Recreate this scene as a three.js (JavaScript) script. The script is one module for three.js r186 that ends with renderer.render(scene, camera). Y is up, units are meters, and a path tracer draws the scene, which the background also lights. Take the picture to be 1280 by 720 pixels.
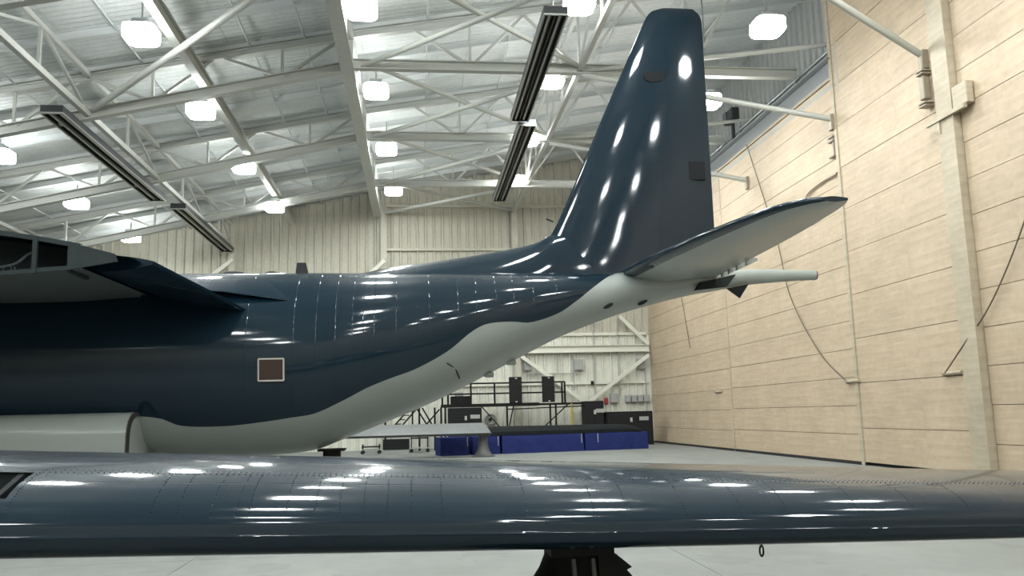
import * as THREE from 'three';
import { mergeGeometries, toCreasedNormals } from 'three/addons/utils/BufferGeometryUtils.js';
import { RoundedBoxGeometry } from 'three/addons/geometries/RoundedBoxGeometry.js';
import { RectAreaLightUniformsLib } from 'three/addons/lights/RectAreaLightUniformsLib.js';

// ------------------------------------------------------------ camera, light, exposure
const scene = new THREE.Scene();
scene.background = new THREE.Color(0x000000);
const camera = new THREE.PerspectiveCamera(2 * Math.atan(360 / 1050) * 180 / Math.PI, 1280 / 720, 0.05, 200);
camera.rotation.order = 'YXZ';
camera.position.set(0, 1.75, 0);
camera.rotation.set(THREE.MathUtils.degToRad(8.55), THREE.MathUtils.degToRad(-6.5), THREE.MathUtils.degToRad(-1.4));
const renderer = new THREE.WebGLRenderer({ antialias: true });
renderer.toneMapping = THREE.LinearToneMapping;
renderer.toneMappingExposure = 1.46;
renderer.shadowMap.enabled = true;
RectAreaLightUniformsLib.init();
const LAMP_RADIANCE = 54, LENS_GLOW = 37;                    // the lamps are the only light in the closed hall
const LAMP_COLOR = new THREE.Color(0.96, 1.0, 0.985);

// ------------------------------------------------------------ small tools
let seed = 7;
const rnd = () => { seed = (seed * 1664525 + 1013904223) >>> 0; return seed / 4294967296; };
const V = (x, y, z) => new THREE.Vector3(x, y, z);
const used = {};
function numbered(name) { const n = used[name] = (used[name] ?? -1) + 1; return n ? `${name}_${String(n).padStart(3, '0')}` : name; }
function shade(m) { m.castShadow = true; m.receiveShadow = true; return m; }
function part(name, geo, mat, parent, label) {
  const m = shade(new THREE.Mesh(Array.isArray(geo) ? merge(geo) : geo, mat)); m.name = numbered(name);
  if (label) m.userData.label = label;
  parent.add(m); return m;
}
function tag(o, label, category, group) { Object.assign(o.userData, { label, category }); if (group) o.userData.group = group; return o; }
function thing(name, label, category, pos = [0, 0, 0], group) {
  const g = new THREE.Group(); g.name = numbered(name); g.position.set(...pos); scene.add(g); return tag(g, label, category, group);
}
function struct(name, label) { const g = new THREE.Group(); g.name = name; g.userData = { kind: 'structure', label }; scene.add(g); return g; }
function copyOf(src, label, pos) {
  const c = src.clone(); c.name = numbered(src.name.replace(/_\d{3}$/, '')); c.userData = { ...src.userData, label };
  c.position.set(...pos); scene.add(c); return c;
}
function merge(list) {
  return mergeGeometries(list.map((g) => { const n = g.index ? g.toNonIndexed() : g; for (const k of Object.keys(n.attributes)) if (!['position', 'normal', 'uv'].includes(k)) n.deleteAttribute(k); return n; }));
}
// a box whose uv run in metres
function box(w, h, d, x = 0, y = 0, z = 0) {
  const g = new THREE.BoxGeometry(w, h, d), p = g.attributes.position, n = g.attributes.normal, uv = g.attributes.uv;
  for (let i = 0; i < p.count; i++) {
    const X = p.getX(i) + x, Y = p.getY(i) + y, Z = p.getZ(i) + z;
    if (Math.abs(n.getX(i)) > .5) uv.setXY(i, Z, Y); else if (Math.abs(n.getY(i)) > .5) uv.setXY(i, X, Z); else uv.setXY(i, X, Y);
  }
  return g.translate(x, y, z);
}
const rbox = (w, h, d, r, x = 0, y = 0, z = 0) => new RoundedBoxGeometry(w, h, d, 2, r).translate(x, y, z);
function bar(p, q, w, h) {                                   // rectangular section, h measured upward
  const a = V(...p), b = V(...q), g = new THREE.BoxGeometry(w, h, a.distanceTo(b));
  const m = new THREE.Matrix4(), dir = b.clone().sub(a).normalize(), up = Math.abs(dir.y) > .98 ? V(1, 0, 0) : V(0, 1, 0);
  m.lookAt(b, a, up); m.setPosition(a.add(b).multiplyScalar(.5)); return g.applyMatrix4(m);
}
function tube(p, q, r, n = 12) {
  const a = V(...p), b = V(...q), g = new THREE.CylinderGeometry(r, r, a.distanceTo(b), n);
  g.applyQuaternion(new THREE.Quaternion().setFromUnitVectors(V(0, 1, 0), b.clone().sub(a).normalize()));
  a.add(b).multiplyScalar(.5); return g.translate(a.x, a.y, a.z);
}
const cable = (pts, r, n = 40) => new THREE.TubeGeometry(new THREE.CatmullRomCurve3(pts.map((p) => V(...p))), n, r, 6);
function ibeam(p, q, w, h, t = .03) {
  const off = (v, s) => [v[0], v[1] + s, v[2]];
  return merge([bar(off(p, h / 2), off(q, h / 2), w, t), bar(off(p, -h / 2), off(q, -h / 2), w, t), bar(p, q, t, h)]);
}
// skin through a grid of points rows[i][j]; uv = (arc along i, arc along j) in metres
function skin(rows, crease = .7, uvAxis) {
  const n = rows.length, m = rows[0].length, pos = [], uv = [], idx = [];
  const mid = Math.floor(m / 2); let s = 0;
  for (let i = 0; i < n; i++) {
    if (i) s += rows[i][mid].distanceTo(rows[i - 1][mid]);
    let t = 0; const ts = [0];
    for (let j = 1; j < m; j++) ts.push(t += rows[i][j].distanceTo(rows[i][j - 1]));
    for (let j = 0; j < m; j++) { const p = rows[i][j]; pos.push(p.x, p.y, p.z); uv.push(uvAxis ? p[uvAxis] : s, ts[j] - t / 2); }
  }
  for (let i = 0; i < n - 1; i++) for (let j = 0; j < m - 1; j++) { const a = i * m + j, b = a + m; idx.push(a, b, a + 1, b, b + 1, a + 1); }
  const g = new THREE.BufferGeometry();
  g.setAttribute('position', new THREE.Float32BufferAttribute(pos, 3)); g.setAttribute('uv', new THREE.Float32BufferAttribute(uv, 2)); g.setIndex(idx);
  return toCreasedNormals(g, crease);
}
function fan(loop) {                                          // flat cap over a closed loop
  const c = loop.reduce((a, p) => a.add(p), V(0, 0, 0)).multiplyScalar(1 / loop.length), pos = [], uv = [];
  for (let i = 0; i < loop.length; i++) { const a = loop[i], b = loop[(i + 1) % loop.length]; for (const p of [c, a, b]) { pos.push(p.x, p.y, p.z); uv.push(p.x, p.y); } }
  const g = new THREE.BufferGeometry(); g.setAttribute('position', new THREE.Float32BufferAttribute(pos, 3)); g.setAttribute('uv', new THREE.Float32BufferAttribute(uv, 2)); g.computeVertexNormals(); return g;
}
const lerp = THREE.MathUtils.lerp;
function table(T, x) {                                        // smooth interpolation in a table whose first column is x
  if (x <= T[0][0]) return T[0].slice(1);
  for (let i = 0; i < T.length - 1; i++) if (x <= T[i + 1][0]) {
    const p0 = T[Math.max(0, i - 1)], p1 = T[i], p2 = T[i + 1], p3 = T[Math.min(T.length - 1, i + 2)], h = p2[0] - p1[0], t = (x - p1[0]) / h;
    return p1.slice(1).map((v, k) => {
      const c = k + 1, s1 = p1 === p0 ? 0 : (p2[c] - p0[c]) / (p2[0] - p0[0]) * h, s2 = p3 === p2 ? 0 : (p3[c] - p1[c]) / (p3[0] - p1[0]) * h;
      return (2 * t ** 3 - 3 * t * t + 1) * v + (t ** 3 - 2 * t * t + t) * s1 + (3 * t * t - 2 * t ** 3) * p2[c] + (t ** 3 - t * t) * s2;
    });
  }
  return T[T.length - 1].slice(1);
}
// extrude a profile given in (a, b) pairs
function prism(pts, depth, map3) {
  const s = new THREE.Shape(pts.map((p) => new THREE.Vector2(...p)));
  const g = new THREE.ExtrudeGeometry(s, { depth, bevelEnabled: false }); g.applyMatrix4(map3); return g;
}

// ------------------------------------------------------------ textures
function noiseGrid(n, s) { const a = new Float32Array(n * n); let k = s; for (let i = 0; i < a.length; i++) { k = (k * 1664525 + 1013904223) >>> 0; a[i] = k / 4294967296; } return a; }
function fbm(size, base, oct, s) {                            // tileable value noise, 0..1
  const out = new Float32Array(size * size); let amp = 1, tot = 0;
  for (let o = 0; o < oct; o++, amp *= .55) {
    const n = base << o, g = noiseGrid(n, s + o * 977); tot += amp;
    for (let y = 0; y < size; y++) {
      const fy = y / size * n, y0 = Math.floor(fy), ty = fy - y0, sy = ty * ty * (3 - 2 * ty), ya = y0 % n * n, yb = (y0 + 1) % n * n;
      for (let x = 0; x < size; x++) {
        const fx = x / size * n, x0 = Math.floor(fx), tx = fx - x0, sx = tx * tx * (3 - 2 * tx), xa = x0 % n, xb = (x0 + 1) % n;
        out[y * size + x] += amp * ((g[ya + xa] * (1 - sx) + g[ya + xb] * sx) * (1 - sy) + (g[yb + xa] * (1 - sx) + g[yb + xb] * sx) * sy);
      }
    }
  }
  return out.map((v) => v / tot);
}
function tex(size, fn, metres, color) {
  const d = new Uint8Array(size * size * 4);
  for (let i = 0; i < size * size; i++) { const c = fn(i, i % size, Math.floor(i / size)); for (let k = 0; k < 3; k++) d[i * 4 + k] = Math.max(0, Math.min(255, c[k] * 255)); d[i * 4 + 3] = 255; }
  const t = new THREE.DataTexture(d, size, size); t.wrapS = t.wrapT = THREE.RepeatWrapping; t.magFilter = THREE.LinearFilter; t.minFilter = THREE.LinearMipmapLinearFilter;
  t.repeat.set(1 / metres, 1 / metres); if (color) t.colorSpace = THREE.SRGBColorSpace; t.needsUpdate = true; return t;
}
const g3 = (v) => [v, v, v];
const nBig = fbm(512, 4, 5, 11), nFine = fbm(512, 32, 4, 23), nMid = fbm(512, 10, 4, 31);
const nb = (i, x, y) => nBig[(y % 512) * 512 + x % 512], nf = (i, x, y) => nFine[(y % 512) * 512 + x % 512], nm = (i, x, y) => nMid[(y % 512) * 512 + x % 512];
const tConcrete = tex(512, (i, x, y) => { const v = .94 + .16 * (nb(i, x, y) - .5) + .10 * (nf(i, x, y) - .5) - (nm(i, x, y) > .68 ? .05 : 0); return [v, v * 1.0, v * .985]; }, 9, true);
const tBoard = tex(512, (i, x, y) => { const v = .93 + .12 * (nb(i, x, y) - .5) + .07 * (nf(i, x, y) - .5), s = nMid[((y * 6) % 512) * 512 + (x >> 1)] - .5; return [v + .10 * s, v + .12 * s, v * .985 + .14 * s]; }, 4.2, true);
const tPaint = tex(512, (i, x, y) => { const v = .93 + .10 * (nb(i, x, y) - .5) + .08 * (nf(i, x, y) - .5); return [v, v, v * .985]; }, 3.1, true);
const tGrain = tex(512, (i, x, y) => g3(.5 + .5 * (nf(i, x, y) - .5) + .5 * (nm(i, x, y) - .5)), 1.6);
// riveted sheet: oil-canning between the frames, rivet rows beside them, one lap joint each way
const RV = 1024, RM = 2.4;
const tRivet = tex(RV, (i, x, y) => {
  const u = x / RV * RM, v = y / RV * RM, du = Math.abs(((u + .24) % .48) - .24), dv = Math.abs(((v + .6) % 1.2) - .6);
  let h = .45 + .30 * (nBig[(y >> 1) * 512 + (x >> 1)] - .5) + .10 * Math.min(1, du / .16);
  const row = Math.hypot(du - .012, ((v + .012) % .024) - .012), rowV = Math.hypot(dv - .014, ((u + .012) % .024) - .012);
  if (row < .007 || rowV < .007) h += .14;
  h += .16 * Math.max(0, 1 - du / .018);
  if (dv < .003) h -= .25;
  return g3(h);
}, RM);
const tRib = tex(256, (i, x, y) => { const f = (y / 256 * 6) % 1; return g3(f < .16 ? 1 : f < .24 ? 1 - (f - .16) / .08 : f > .92 ? (f - .92) / .08 : 0); }, 1.5);

// ------------------------------------------------------------ materials
const lin = (r, g, b) => new THREE.Color().setRGB(r, g, b);
const std = (c, o = {}) => new THREE.MeshStandardMaterial({ color: c, roughness: .6, side: THREE.DoubleSide, ...o });
const matte = (c, o = {}) => new THREE.MeshPhysicalMaterial({ color: c, roughness: .7, specularIntensity: .25, side: THREE.DoubleSide, ...o });
const M = {
  navy: new THREE.MeshPhysicalMaterial({ color: lin(.0040, .0155, .0270), roughness: .42, specularIntensity: .1, clearcoat: .8, clearcoatRoughness: .07, bumpMap: tRivet, bumpScale: .0024, side: THREE.DoubleSide }),
  navySmooth: new THREE.MeshPhysicalMaterial({ color: lin(.0040, .0155, .0270), roughness: .42, specularIntensity: .1, clearcoat: .8, clearcoatRoughness: .08, side: THREE.DoubleSide }),
  navyFin: new THREE.MeshPhysicalMaterial({ color: lin(.0040, .0155, .0270), roughness: .42, specularIntensity: .1, clearcoat: .8, clearcoatRoughness: .07, bumpMap: tRivet, bumpScale: .02, side: THREE.DoubleSide }),
  belly: new THREE.MeshPhysicalMaterial({ color: lin(.27, .30, .285), roughness: .5, clearcoat: .4, clearcoatRoughness: .15, bumpMap: tRivet, bumpScale: .0016, side: THREE.DoubleSide }),
  boot: std(lin(.012, .014, .016), { roughness: .35 }),
  dark: std(lin(.012, .013, .013), { roughness: .7 }),
  shadedInside: matte(lin(.022, .028, .030), { roughness: .8 }),  // darker than primer: the shade of open cavities is put into this colour
  patch: matte(lin(.013, .015, .017), { roughness: .7 }),
  primer: matte(lin(.036, .047, .052), { roughness: .6, map: tPaint }),
  concrete: std(lin(.232, .247, .243), { roughness: .62, map: tConcrete, bumpMap: tGrain, bumpScale: .001 }),
  board: std(lin(.565, .45, .33), { roughness: .62, map: tBoard }),
  boardTrim: std(lin(.50, .43, .33), { roughness: .55, map: tBoard }),
  steel: std(lin(.52, .53, .51), { roughness: .45, map: tPaint }),
  deck: std(lin(.72, .745, .76), { roughness: .5, map: tPaint, bumpMap: tRib, bumpScale: .03 }),
  joist: std(lin(.62, .65, .67), { roughness: .55, map: tPaint }),
  siding: std(lin(.52, .50, .425), { roughness: .55, map: tPaint }),
  whiteSiding: std(lin(.74, .74, .67), { roughness: .5, map: tPaint }),
  lining: std(lin(.45, .46, .46), { roughness: .7, map: tPaint }),
  heater: std(lin(.035, .037, .04), { roughness: .35, metalness: .3 }),
  heaterTrim: std(lin(.36, .37, .36), { roughness: .3, metalness: .7 }),
  stand: matte(lin(.013, .0135, .013), { roughness: .65 }),
  pedestal: std(lin(.10, .105, .10), { roughness: .5 }),
  cabinet: matte(lin(.016, .0165, .017), { roughness: .6 }),
  greyBox: std(lin(.33, .34, .33), { roughness: .5 }),
  tarp: matte(lin(.020, .030, .125), { roughness: .85, bumpMap: tGrain, bumpScale: .03 }),
  seam: std(lin(.35, .37, .45), { roughness: .6 }),
  shadedWingGrey: std(lin(.085, .098, .098), { roughness: .5 }),  // belly grey darkened, shade under the wing is part of the colour
  greyWing: std(lin(.19, .205, .215), { roughness: .45, map: tPaint }),
  red: std(lin(.30, .03, .02), { roughness: .5 }),
  yellow: std(lin(.45, .33, .03), { roughness: .5 }),
  brown: matte(lin(.052, .036, .030), { roughness: .6 }),
  tape: std(lin(.42, .40, .37), { roughness: .7 }),
  bracket: std(lin(.30, .26, .20), { roughness: .5, metalness: .2 }),
  rope: std(lin(.12, .10, .075), { roughness: .9 }),
  rubber: std(lin(.014, .014, .014), { roughness: .9 }),
  galv: std(lin(.32, .34, .35), { roughness: .35, metalness: .6 }),
  glass: std(lin(.05, .055, .06), { roughness: .08 }),
  lens: std(lin(.8, .8, .8), { emissive: LAMP_COLOR, emissiveIntensity: LENS_GLOW, roughness: .3 }),
};

// ------------------------------------------------------------ the hall
const XW = 13.2, ZE = -47, ZB = 12, XL = -27, BENT = [-47, -40.7, -33.6, -26.5, -19.4, -12.3, -5.2, 1.9, 9];
const deckY = (x) => x < -1.85 ? 14.6 + .2 * (x + 1.85) : 14.6 + .17 * (x + 1.85);
const chordY = (x) => x < -1.85 ? 13.2 + .2216 * (x + 1.85) : 13.2;

const floor = struct('floor', 'pale grey sealed concrete hangar floor');
for (let ix = 0; ix < 7; ix++) for (let iz = 0; iz < 10; iz++) {          // poured slabs with sawn joints
  const w = 42.7 / 7, d = 59.6 / 10;
  part('slab', box(w - .008, .3, d - .008, XL - .3 + w * (ix + .5), -.15, ZE - .3 + d * (iz + .5)), M.concrete, floor);
}
part('slab_base', box(42.7, .1, 59.6, XL - .3 + 21.35, -.32, ZE - .3 + 29.8), M.lining, floor);

// roof: ribbed deck sheets on sloping joists
const ceiling = struct('ceiling', 'grey ribbed metal roof deck on sloping joists');
const spansX = [-27.2, -21, -15, -10.2, -6, -1.85, 1.9, 5.5, 9.4, 15.2], jz = [];
for (let b = 0; b < BENT.length - 1; b++) for (let k = 0; k < 3; k++) jz.push(lerp(BENT[b], BENT[b + 1], k / 3));
jz.push(9, ZB + .2);
for (let i = 0; i < spansX.length - 1; i++) for (let j = 0; j < jz.length - 1; j++) {
  const x0 = spansX[i], x1 = spansX[i + 1], y0 = deckY(x0), y1 = deckY(x1), z = (jz[j] + jz[j + 1]) / 2, d = jz[j + 1] - jz[j];
  const len = Math.hypot(x1 - x0, y1 - y0), g = box(len - .015, .06, d + .02);
  g.rotateZ(Math.atan2(y1 - y0, x1 - x0)).translate((x0 + x1) / 2, (y0 + y1) / 2 + .03 + (i + j) % 2 * .012, z);
  part('deck_sheet', g, M.deck, ceiling);
}
part('roof_insulation', (() => { const L = box(25.6, .25, 59.6); L.rotateZ(Math.atan(.2)).translate(-14.5, deckY(-14.5) + .3, -17.5); const R = box(17.6, .25, 59.6); R.rotateZ(Math.atan(.17)).translate(6.7, deckY(6.7) + .28, -17.5); return [L, R]; })(), M.lining, ceiling);
for (const z of jz.slice(1, -1)) for (const [a, b] of [[-27, -1.85], [-1.85, 15]])
  part('joist', ibeam([a, deckY(a) - .13, z], [b, deckY(b) - .13, z], .13, .26, .02), M.joist, ceiling);
for (const x of [-24, -19.5, -17, -12.4, -8.6, -5.3, -3.6, .4, 3.4, 7.4, 9.6, 11.6])
  part('bridging_rod', tube([x, deckY(x) - .2, ZE], [x, deckY(x) - .2, 9], .03, 6), M.joist, ceiling);

// end wall: ribbed sheets, girts, columns, braces
const wallEnd = struct('wall_end', 'ribbed metal end wall, beige above and white below');
const ribs = [[0, 0], [.05, .085], [.13, .085], [.18, 0], [.47, 0], [.52, .085], [.60, .085], [.65, 0], [.94, 0]];
const sheetGeo = (h) => prism([[0, .03], [.94, .03], ...ribs.map(([a, b]) => [a, -b]).reverse()], h, new THREE.Matrix4().makeBasis(V(1, 0, 0), V(0, 0, -1), V(0, 1, 0)));
for (let i = 0; i < 44; i++) {
  const x = -27 + i * .945, top = Math.min(deckY(x), deckY(x + .94)) + .02;
  const lo = part('siding_sheet', sheetGeo(6.1), M.whiteSiding, wallEnd); lo.position.set(x, 0, ZE);
  const up = part('siding_sheet', sheetGeo(top - 6.1), M.siding, wallEnd); up.position.set(x, 6.1, ZE - .012);
}
part('backing', box(42.5, 18, .2, -6, 9, ZE - .2), M.lining, wallEnd);
for (const [x0, x1, y, m] of [[-27, -1.95, 10.7, 1], [-27, -1.95, 12.7, 1], [-1.75, 13, 11.08, 1], [-1.75, 13, 13.6, 1], [-1.75, 13, 8.6, 1], [-27, -1.95, 8.2, 1], [-27, 13, 6.15, 0], [-27, 13, 3.4, 0], [-27, -1.95, 5.3, 0]])
  if (deckY(x0) > y - .3 || x0 > -20) part('girt', box(x1 - Math.max(x0, (y - 14.6) / .2 - 1.85), .16, .12, (x1 + Math.max(x0, (y - 14.6) / .2 - 1.85)) / 2, y, ZE + .13), m ? M.siding : M.whiteSiding, wallEnd);
part('wall_beam', ibeam([-27, 5.3, ZE + .3], [13.1, 5.3, ZE + .3], .3, .36, .04), M.whiteSiding, wallEnd);
for (const x of [-17.8, -10.1, -1.86, 5.55]) part('column', (() => { const h = chordY(x) + .3; return [box(.34, h, .03, x, h / 2, ZE + .36), box(.34, h, .03, x, h / 2, ZE + .1), box(.04, h, .26, x, h / 2, ZE + .23)]; })(), M.siding, wallEnd);
for (const [p, q] of [[[5.7, 4.95, -46.5], [11.1, .9, -46.5]], [[13.0, 4.9, -46.5], [8.6, 1.7, -46.5]], [[11.4, 7.1, -46.5], [13.0, 5.5, -46.5]], [[-10, 10.5, -46.6], [-13.6, 7.6, -46.6]], [[-1.8, 10.4, -46.6], [-4.6, 7.9, -46.6]]])
  part('wall_brace', bar(p, q, .16, .2), M.whiteSiding, wallEnd);
// dado of the wall corner and small conduits
for (const pts of [[[12.8, 4.6, -46.78], [12.86, 2.3, -46.78], [12.8, 1.6, -46.78], [10.2, 1.55, -46.78]], [[8.7, 5.0, -46.78], [8.7, 3.0, -46.78]], [[9.9, 7.0, -46.78], [9.9, 2.6, -46.78]], [[11.3, 7.0, -46.78], [11.3, 2.6, -46.78]], [[6.0, 3.95, -46.78], [9.1, 3.95, -46.78]], [[7.8, 5, -46.78], [7.8, 3.95, -46.78]], [[10.3, 6.75, -46.78], [5.9, 6.75, -46.78]]])
  part('conduit', merge(pts.slice(1).map((p, i) => tube(pts[i], p, .03, 6))), M.greyBox, wallEnd);

// right wall: three fields of horizontal boards on a backing, a capping rail above the far field
const wallRight = struct('wall_right', 'tall beige wall of horizontal boards in three fields');
part('backing', [box(.25, 12.1, 23.0, XW + .22, 6.05, ZE + 11.4), box(.25, 17.3, 36.5, XW + .22, 8.65, ZB - 18.0)], M.rubber, wallRight);
const field = (z0, z1, pitch, top, offset) => {
  for (let y = offset; y < top - .05;) {
    const h = Math.min(pitch, top - y), y0 = Math.max(y, .09);
    part('board', box(.07, y + h - y0 - .016, Math.abs(z1 - z0) - .03, XW + .035 + (rnd() - .5) * .008, (y + h + y0) / 2, (z0 + z1) / 2), M.board, wallRight);
    y += h;
  }
};
field(-47, -34.62, .87, 12.1, -.02); field(-34.58, -24.24, .86, 12.1, .04); field(-24.2, -18.95, 1.34, 17, -.25); field(-18.3, 12, .9, 17, -.1);
part('joint_strip', box(.05, 12, .10, XW - .0, 6, -34.6), M.boardTrim, wallRight);
part('joint_strip', box(.07, 17, .16, XW - .01, 8.5, -24.22), M.boardTrim, wallRight);
part('wall_column', [box(.22, 17, .62, XW - .09, 8.5, -18.62), box(.05, 17, .12, XW - .0, 8.5, -19.0)], M.boardTrim, wallRight);
part('bottom_shadow_seal', box(.09, .085, 23, XW + .02, .043, ZE + 11.4), M.rubber, wallRight);  // seal strip in black, painting the shadow gap at the wall foot
part('capping_flashing', box(.12, .10, 22.8, XW + .02, 12.14, ZE + 11.4), M.boardTrim, wallRight);
const wallUpper = struct('wall_right_upper', 'dim grey siding set back above the beige wall');
for (let i = 0; i < 25; i++) { const s = part('siding_sheet', sheetGeo(5.6), M.lining, wallUpper); s.rotation.y = -Math.PI / 2; s.position.set(15.0, 11.9, ZE + i * .945); }
part('soffit', box(2.0, .12, 23, 14.2, 11.9, ZE + 11.4), M.lining, wallUpper);
part('backing', box(.2, 6.4, 36.5, 15.2, 14.7, ZE + 18), M.lining, wallUpper);
part('end_return', box(2.2, 6.2, .1, 14.3, 14.6, -23.9), M.lining, wallUpper);
const wallLeft = struct('wall_left', 'ribbed metal left wall beyond the aircraft');
part('siding', box(.3, 10.5, 59.4, XL - .15, 5.0, -17.5), M.siding, wallLeft);
const wallBack = struct('wall_back', 'ribbed metal wall behind the viewer');
part('siding', box(42.6, 18.5, .3, -5.9, 9, ZB + .15), M.siding, wallBack);

// ------------------------------------------------------------ roof steel
const ord = ['touching the end wall', 'second from the end wall', 'third from the end wall', 'fourth from the end wall', 'fifth from the end wall', 'sixth from the end wall', 'seventh from the end wall', 'eighth from the end wall', 'ninth from the end wall'];
BENT.forEach((z, b) => {
  if (!b) return;
  const t = thing('roof_truss', `white steel roof truss across the hall, ${ord[b]}`, 'truss', [0, 0, 0], 'roof trusses');
  part('lower_chord', ibeam([-26.9, chordY(-26.9), z], [-2.3, chordY(-2.3), z], .26, .3, .035), M.steel, t);
  part('lower_chord', ibeam([-2.1, 13.2, z], [13.15, 13.2, z], .26, .3, .035), M.steel, t);
  part('upper_chord', ibeam([-26.9, deckY(-26.9) - .32, z], [-1.85, deckY(-1.85) - .32, z], .24, .26, .03), M.steel, t);
  part('upper_chord', ibeam([-1.85, deckY(-1.85) - .32, z], [13.15, deckY(13.15) - .32, z], .24, .26, .03), M.steel, t);
  for (const x of [-24.4, -20.4, -16.4, -12.4, -8.3, -4.3, 1.8, 5.5, 9.3]) {
    part('post', bar([x, chordY(x) + .1, z], [x, deckY(x) - .4, z], .08, .08), M.steel, t);
    for (const e of [-1.9, 1.9]) if (!(x === -4.3 && e > 0 && 0)) part('diagonal', bar([x + Math.sign(e) * .1, chordY(x) + .1, z], [x + e, deckY(x + e) - .4, z], .09, .09), M.steel, t);
  }
});
const girder = thing('ridge_girder', 'deep white steel girder running to the end wall between sloping and flat trusses', 'girder');
part('web', box(.04, 1.05, 58.5, -2.2, 13.45, -17.4), M.steel, girder);
part('flange', box(.42, .05, 58.5, -2.2, 12.92, -17.4), M.steel, girder);
part('flange', box(.42, .05, 58.5, -2.2, 14.0, -17.4), M.steel, girder);
for (let z = -45.3; z < 10; z += 2.37) part('stiffener', box(.34, 1.0, .03, -2.2, 13.46, z), M.steel, girder);
const beam = thing('roof_beam', 'white steel beam carrying the lamp row left of the ridge girder', 'beam');
part('beam_web', ibeam([-6.85, 12.72, ZE + .3], [-6.85, 12.72, 11.5], .26, .42, .04), M.steel, beam);
for (const z of BENT.slice(1)) part('hanger', bar([-6.85, 12.9, z], [-6.85, deckY(-6.85) - .4, z], .1, .1), M.steel, beam);
function lattice(name, label, x, y0, y1, step) {
  const t = thing(name, label, 'girder');
  part('bottom_chord', bar([x, y0, ZE + .2], [x, y0, 11.5], .16, .18), M.steel, t);
  part('top_chord', bar([x, y1, ZE + .2], [x, y1, 11.5], .14, .16), M.steel, t);
  for (let b = 0; b < BENT.length - 1; b++) {
    const a = BENT[b], c = BENT[b + 1], m = (a + c) / 2;
    part('post', bar([x, y0, m], [x, y1, m], .09, .09), M.steel, t);
    part('diagonal', bar([x, y0, a], [x, y1, m], .08, .08), M.steel, t);
    part('diagonal', bar([x, y0, c], [x, y1, m], .08, .08), M.steel, t);
  }
}
lattice('lattice_girder', 'white lattice girder running lengthwise beside the left radiant heaters', -10.2, 11.35, 12.6, 2);
lattice('lattice_girder', 'white lattice girder running lengthwise beside the right radiant heater', 5.5, 13.2, 15.3, 2);
lattice('lattice_girder', 'white lattice girder running lengthwise far out above the left wing', -18.5, 9.5, 10.75, 2);
for (let b = 0; b < BENT.length - 1; b++) {
  const z0 = BENT[b], z1 = BENT[b + 1], n = ['nearest the end wall', 'second from the end wall', 'third from the end wall', 'fourth from the end wall', 'fifth from the end wall', 'sixth from the end wall', 'seventh from the end wall', 'eighth from the end wall'][b];
  for (const [xa, xb, side] of [[-1.75, 5.5, 'right of the ridge girder']]) {
    const e0 = Math.max(z0, ZE + .35), t = thing('cross_brace', `white crossed brace tubes ${side}, bay ${n}`, 'brace', [0, 0, 0], 'roof cross braces');
    [[e0, z1], [z1, e0]].forEach(([a, c], k) => part('tube', tube([xa, chordY(xa) - .05 + k * .16, a], [xb, chordY(xb) - .05 + k * .16, c], .085, 10), M.steel, t));
  }
  if (b === 3) { const t = thing('brace_tube', 'single bright brace tube rising from the left lattice girder to the ridge girder', 'brace'); part('tube', tube([-10.1, 11.5, z0], [-1.95, 13.3, z1], .1, 12), M.steel, t); for (const p of [[-10.1, 11.5, z0], [-1.98, 13.28, z1]]) part('gusset_plate', box(.3, .3, .04, ...p), M.steel, t); }
  if (b > 1 && b < 6) {
    const zt = z0, zw = z0 + 2.2;
    tag(part('strut_tube', tube([5.6, 13.15, zt], [zw < -23.5 ? 14.9 : 13.2, 13.5, zw], .075, 10), M.steel, scene), `white level strut tube above the beige wall, truss ${ord[b]}`, 'strut', 'wall struts');
  }
}
[[[5.6, 13.0, -26.5], [13.12, 10.8, -24.35], 'at the far board seam'], [[5.6, 13.0, -16.6], [13.1, 10.72, -19.4], 'beside the wall column'], [[5.6, 13.0, -33.6], [13.15, 10.8, -31.4], 'behind the aircraft fin']].forEach(([p, q, w]) => {
  const t = thing('stay_tube', `pale inclined stay tube from the roof to the wall, ${w}`, 'strut', [0, 0, 0], 'wall stays');
  part('tube', tube(p, q, .09, 12), M.steel, t);
  part('end_shoe', box(.16, .5, .22, q[0] + .02, q[1] - .12, q[2]), M.bracket, t);
});

// ------------------------------------------------------------ lamps
const lampRows = {
  'over the far left bays': [10.95, [[-14.36, -43.36], [-14.31, -36.42], [-14.36, -29.87], [-14.36, -23.51], [-14.36, -17.15], [-14.36, -10.79], [-14.36, -4.43], [-14.36, 1.93], [-14.36, 7.71]]],
  'under the left roof beam': [11.9, [[-6.87, -40.8], [-7.0, -34.16], [-7.12, -27.71], [-7.25, -22.03], [-7.22, -15.97], [-7.22, -9.91], [-7.22, -3.85], [-7.22, 2.21], [-7.22, 8.27]]],
  'beside the ridge girder': [13.1, [[-1.17, -42], [-1.28, -35.3], [-1.4, -28.7], [-1.5, -22.6], [-1.5, -16.4], [-1.5, -10.2], [-1.5, -4], [-1.5, 2.3], [-1.5, 8.6]]],
  'beside the right lattice girder': [13.1, [[4.89, -40], [4.68, -33.8], [4.67, -27.4], [4.6, -21.9], [4.6, -16.1], [4.6, -10], [4.6, -3.9], [4.6, 2.3], [4.6, 8.6]]],
  'along the beige wall': [12.3, [[10.2, -39.5], [10.2, -33.2], [10.13, -27.1], [9.88, -21.4], [9.9, -15.6], [9.9, -9.6], [9.9, -3.6], [9.9, 2.5], [9.9, 8.6]]],
};
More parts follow.
